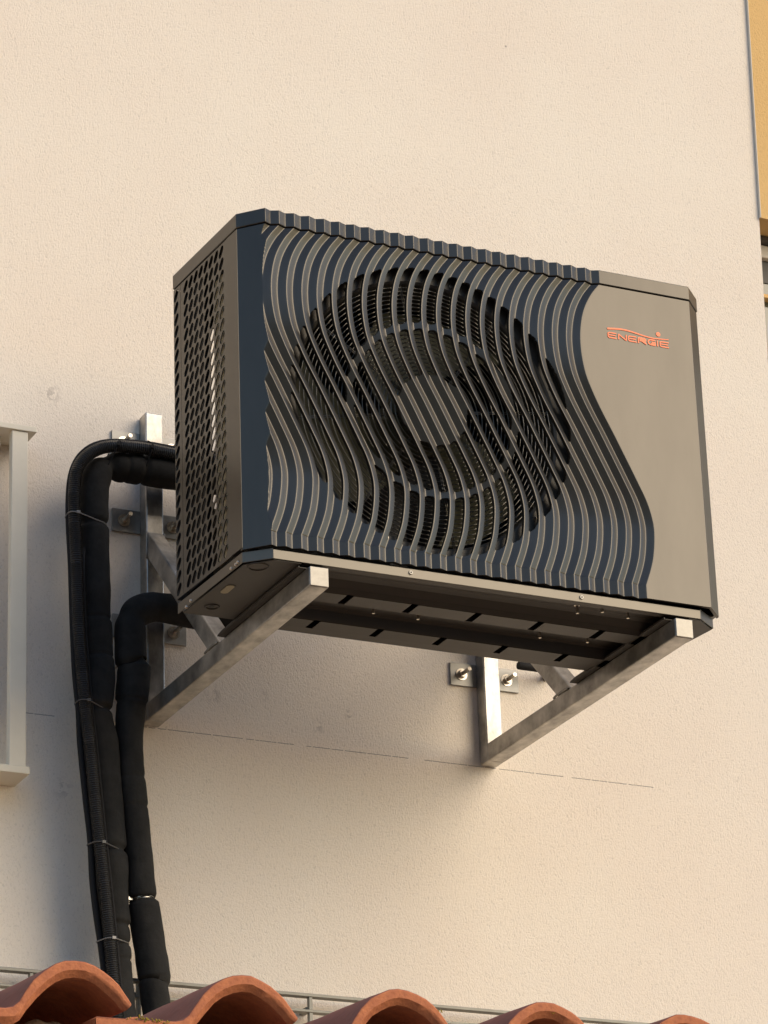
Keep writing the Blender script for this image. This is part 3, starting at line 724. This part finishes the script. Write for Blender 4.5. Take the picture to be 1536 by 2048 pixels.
foam('insulated_pipe', PA, .0350, [(2,.342,.008,.007),(2,-.0916,.007,.007),(2,-.4047,.008,.008),(2,-.6096,.006,.006),(2,.118,.003,.004),(2,.030,.003,.004),(0,.008,.010,.012),(0,.0916,.006,.006),(0,.050,.004,.004),(2,-.57,.005,.004),(2,-.645,.003,.003)], [(.118,.0015),(.030,.0015),(-.0916,-.0015),(-.57,-.004),(-.645,-.0015)], 1.3,
     'longer black foam insulated pipe, bending at the top beside the corrugated conduit')
foam('insulated_pipe', PB, .0345, [(2,.0275,.009,.0035),(2,-.062,.003,.004),(2,-.5035,.010,.0032),(2,-.679,.005,.004),(2,-.235,.002,.006),(2,-.30,.002,.005),(2,.13,.004,.012)], [(.0275,.0015),(-.062,-.0045),(-.235,.001),(-.30,-.001),(-.5035,.0025),(-.679,-.0045)], 5.1,
     'shorter black foam insulated pipe, bending in front of the left bracket post')
# a fold of foam over each joint
# corrugated conduit
PC = catmull([(x, -.139, z) for x, z in C], .00118)
rc = [.0124+.0024*math.sin(2*math.pi*i/4.0+.6) for i in range(len(PC))]
m = MB(); m.tube(PC, rc, 14); tag(m.build('corrugated_conduit', M['conduit'], auto=60), 'thin black corrugated conduit strapped along the longer insulated pipe', 'conduit')
PD = catmull([(x, -.118, z) for x, z in D], .01)
m = MB(); m.tube(PD, .0075, 12); tag(m.build('cable', M['cable'], smooth=True), 'smooth black cable along the outer left side of the corrugated conduit', 'cable')
PE = catmull([(-.045,-.10,.30)]+[(x+.0165, -.136, z) for x, z in C[10:]], .01)
m = MB(); m.tube(PE, .0036, 10); tag(m.build('cable', M['cable'], smooth=True), 'thin black cable running between the corrugated conduit and the longer pipe', 'cable')
def near(P, ax, v, cond=lambda p_: True):
    return min((p_ for p_ in P if cond(p_)), key=lambda p_: abs(p_[ax]-v))
def hull(pts):
    pts = sorted(set(pts))
    def half(ps):
        h = []
        for p_ in ps:
            while len(h) > 1 and (h[-1][0]-h[-2][0])*(p_[1]-h[-2][1])-(h[-1][1]-h[-2][1])*(p_[0]-h[-2][0]) <= 0: h.pop()
            h.append(p_)
        return h
    a, b = half(pts), half(pts[::-1]); return a[:-1]+b[:-1]
def cable_tie(axis, v, mt, label, tilt=0.0):
    circ = []
    cond = (lambda p_: p_.x < .05 and p_.z < .46) if axis == 2 else (lambda p_: p_.z > .44)
    for P, r in ((PA, .0290), (PC, .0150), (PD, .0082)):
        c_ = near(P, axis, v, cond)
        for k in range(28):
            a = 2*math.pi*k/28
            circ.append((round((c_.x if axis == 2 else c_.z)+r*math.cos(a), 5), round(c_.y+r*math.sin(a), 5)))
    h = hull(circ); ring = []
    cx_ = sum(p_[0] for p_ in h)/len(h)
    for (a, b) in h:
        ring.append((a, b, v+tilt*(a-cx_)) if axis == 2 else (v+tilt*(a-cx_), b, a))
    ring = [ring[-1]]+ring+[ring[0]]
    m = MB(); m.tube(ring+[ring[1]], .0013, 6, cap=False)
    hx = min(ring, key=lambda p_: p_[1]-(p_[0] if axis == 2 else 0)*.2)
    m.box((hx[0]-.004, hx[1]-.004, hx[2]-.003), (hx[0]+.004, hx[1]+.0005, hx[2]+.003))
    tag(m.build('cable_tie', mt, auto=50), label, 'cable tie', 'ties binding the pipe bundle')
cable_tie(2, .342, M['tie_pale'], 'pale wire tie round the pipe bundle level with the upper fixing plate', -.05)
cable_tie(2, -.0916, M['tie'], 'dark cable tie round the pipe bundle just below the foot of the left bracket', -.10)
cable_tie(2, -.4047, M['tie'], 'grey cable tie round the pipe bundle midway between left bracket and roof tiles', -.08)
cable_tie(2, -.6096, M['tie_pale'], 'pale cable tie round the pipe bundle just above the roof tiles', .05)
cable_tie(0, .006, M['cable'], 'black cable tie with upright tail on the bend of the longer pipe', .35)
cable_tie(0, .0916, M['cable'], 'black cable tie round the level run of the longer pipe by the post', .12)
m = MB(); 
for z_, x_ in ((.0275,.066),(-.5035,.087)):
    c_ = near(PB, 2, z_, lambda p_: p_.x < .145)
    q = MB(); q.tube([(c_.x, c_.y, z_+.0045), (c_.x, c_.y, z_-.0045)], .0252, 24); q.box((c_.x-.033, c_.y-.006, z_-.004), (c_.x-.024, c_.y+.004, z_+.003))
    q.tube([(c_.x-.030, c_.y+.004, z_), (c_.x-.030, -.001, z_)], .004, 8)
    lab = 'metal pipe clamp in the upper gap of the shorter insulated pipe' if z_ > 0 else 'metal pipe clamp in the lower gap of the shorter insulated pipe'
    tag(q.build('pipe_clamp', M['bolt'], auto=40), lab, 'pipe clamp', 'clamps on the shorter pipe')

# ------------------------------------------------------------------ cable tray / rail on the wall behind the tiles
tr = empty('wall_rail'); tag(tr, 'thin grey metal ladder rail fixed level along the wall just above the roof tiles', 'rail')
for z_, hh in ((-.6705, .0075), (-.7050, .0060)):
    m = MB(); m.box((-1.2, -.050, z_), (1.9, -.030, z_+hh)); m.build('side_rail', M['tray'], tr, bevel=.0012)
for x_ in (-.80, -.149, .093, .4926, 1.14, 1.75):
    m = MB(); m.box((x_, -.048, -.78), (x_+.008, -.036, -.6708)); m.box((x_-.003, -.036, -.70), (x_+.011, -.0005, -.69)); m.build('upright', M['tray'], tr, bevel=.0008)

# ------------------------------------------------------------------ annex with tiled roof
PITCH = math.tan(math.radians(5))
an = empty('annex'); tag(an, 'low annex whose tiled eave runs along the bottom of the photo', 'building')
m = MB(); m.box((-4, -2.62, -4.2), (4, -2.42, -1.66)); m.build('wall', M['annex'], an)
m = MB(); ed = [(-2.70,-1.62),(-2.70,-1.575),(-.005,-1.575+2.695*PITCH),(-.005,-1.62+2.695*PITCH)]
m.prism(ed, 0, -4, 4); m.build('roof_deck', M['mortar'], an)
TOP = [(-.117,-.002),(-.06,-.001),(-.010,0),(0,.0015),(.008,.009),(.0175,.0245),(.0268,.0378),(.040,.0505),(.0535,.0592),(.066,.0640),(.0787,.0655),(.092,.0650),(.1055,.0612),(.118,.0560),(.129,.0482),(.138,.0400),(.1449,.0318),(.1515,.0235),(.1567,.0165)]
BOT = [(-.117,-.0205),(-.06,-.0200),(-.010,-.0195),(.004,-.0190),(.012,-.0130),(.021,.0000),(.0346,.0165),(.045,.0285),(.057,.0375),(.0693,.0430),(.082,.0455),(.0945,.0448),(.108,.0400),(.1212,.0325),(.132,.0235),(.1385,.0175),(.1440,.0110),(.1480,.0085),(.1510,.0080)]
def tile_mesh(seed):
    rnd = random.Random(seed); m = MB(); L_ = .42; seg = 14; n = len(TOP)
    taper = lambda t: 1-.045*t
    def pt(src, i, t):
        x, z = src[i]; y = t*L_
        jx = .0012*noise.noise(Vector((i*.7, seed*3.1, t*4))); jz = .0014*noise.noise(Vector((i*.5+9, seed*2.3, t*5)))
        if t == 0: jz += .0007*noise.noise(Vector((i*3.3, seed, 4)))
        return ((x-.078)*taper(t)+.078-.078+jx, y, z*taper(t)+jz+y*0)
    T_ = [[pt(TOP, i, j/seg) for i in range(n)] for j in range(seg+1)]
    B_ = [[pt(BOT, i, j/seg) for i in range(n)] for j in range(seg+1)]
    B_[0] = [(a, .009, c) for a, b, c in B_[0]]
    MID = [tuple(T_[0][i][k]*.42+B_[0][i][k]*.58 if k != 1 else 0.0 for k in range(3)) for i in range(n)]
    for j in range(seg):
        for i in range(n-1):
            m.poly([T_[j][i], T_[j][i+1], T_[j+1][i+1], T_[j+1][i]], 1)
            m.poly([B_[j][i], B_[j+1][i], B_[j+1][i+1], B_[j][i+1]], 0)
        m.poly([T_[j][0], T_[j+1][0], B_[j+1][0], B_[j][0]], 0); m.poly([T_[j][-1], B_[j][-1], B_[j+1][-1], T_[j+1][-1]], 0)
    for i in range(n-1):
        m.poly([T_[0][i], MID[i], MID[i+1], T_[0][i+1]], 0); m.poly([MID[i], B_[0][i], B_[0][i+1], MID[i+1]], 0); m.poly([T_[-1][i], T_[-1][i+1], B_[-1][i+1], B_[-1][i]], 0)
    import bmesh
    me = bpy.data.meshes.new('clay_tile'); me.from_pydata(m.v, [], m.f)
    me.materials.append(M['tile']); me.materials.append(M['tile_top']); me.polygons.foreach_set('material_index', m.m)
    bm = bmesh.new(); bm.from_mesh(me); bmesh.ops.remove_doubles(bm, verts=bm.verts, dist=1e-6); bmesh.ops.recalc_face_normals(bm, faces=bm.faces); bm.to_mesh(me); bm.free()
    me.polygons.foreach_set('use_smooth', [True]*len(me.polygons)); me.set_sharp_from_angle(angle=math.radians(30))
    return me
PX = [-1.520, -1.303, -1.085, -.859, -.638, -.4235, -.212, .004]
LAB = {2: 'first roof tile from the left on the eave, before the pipes', 3: 'second roof tile from the left on the eave, right of the pipes',
       4: 'third roof tile from the left on the eave, below mid-wall', 5: 'fourth roof tile from the left on the eave, yellow moss spot on rim',
       6: 'fifth roof tile from the left on the eave, only its crown showing'}
for i, px in enumerate(PX):
    zb_ = -1.4995
    me = tile_mesh(i+1)
    for row in range(3):
        o = bpy.data.objects.new('clay_tile', me); COL.objects.link(o)
        y = -2.8+row*.36
        o.location = (px, y, zb_+row*.36*PITCH+row*.002); o.rotation_euler = (math.atan(PITCH)-.02*(1 if row else .4), random.uniform(-.008, .008), random.uniform(-.008, .008))
        md = o.modifiers.new('bevel', 'BEVEL'); md.width = .0025; md.segments = 2; md.limit_method = 'ANGLE'; md.angle_limit = math.radians(50)
        nth = {0: 'outermost left', 1: 'outer left', 2: 'first', 3: 'second', 4: 'third', 5: 'fourth', 6: 'fifth', 7: 'outermost right'}[i]
        pos = LAB.get(i, '%s eave tile, beyond the photo edge' % nth)
        tag(o, pos if row == 0 else '%s-course roof tile behind the %s eave tile' % (('second', 'third')[row-1], nth), 'roof tile', 'terracotta tiles of the annex roof')
    # mortar bedding under the barrel, a lumpy plug set back from the rim
    m = MB(); nn = 26; mm = 8
    for a in range(nn):
        for b in range(mm):
            def Q(a, b):
                t = a/nn; s = b/mm; x = px-.078+.012+.150*t
                top = zb_-.030+.070*max(0, math.sin(math.pi*min(1, max(0, t*1.02))))**.8*(.55+.25*noise.noise(Vector((px*5, t*6, 1))))
                z = -1.62+(top+1.62)*s
                y = -2.768+.014*noise.noise(Vector((x*30, z*30, 2)))+.010*noise.noise(Vector((x*90, z*90, 5)))+(.02 if s > .9 else 0)+.16*max(0, s-.72)
                return (x, y, z)
            m.poly([Q(a,b), Q(a+1,b), Q(a+1,b+1), Q(a,b+1)])
    m.build('mortar_bed', M['mortar'], an, smooth=True)
for (px, z_, s_) in ((-.992,-1.5005,.010),(-.968,-1.5015,.008),(-.4235+.012,-1.447,.006),(-.655+.075,-1.458,.006)):
    m = MB()
    for k in range(26):
        r = random.uniform(.0006, .0016)*s_/.01; c_ = Vector((px+random.gauss(0, s_*.9), -2.803+random.uniform(-.001,.004), z_+random.gauss(0, s_*.12)))
        m.tube([c_-Vector((0,0,r)), c_-Vector((0,0,r*.6)), c_, c_+Vector((0,0,r*.6)), c_+Vector((0,0,r))], [r*.2, r*.8, r, r*.8, r*.2], 6)
    tag(m.build('moss', M['moss'], smooth=True), 'tiny yellow moss tufts on the eave tiles', kind='stuff')
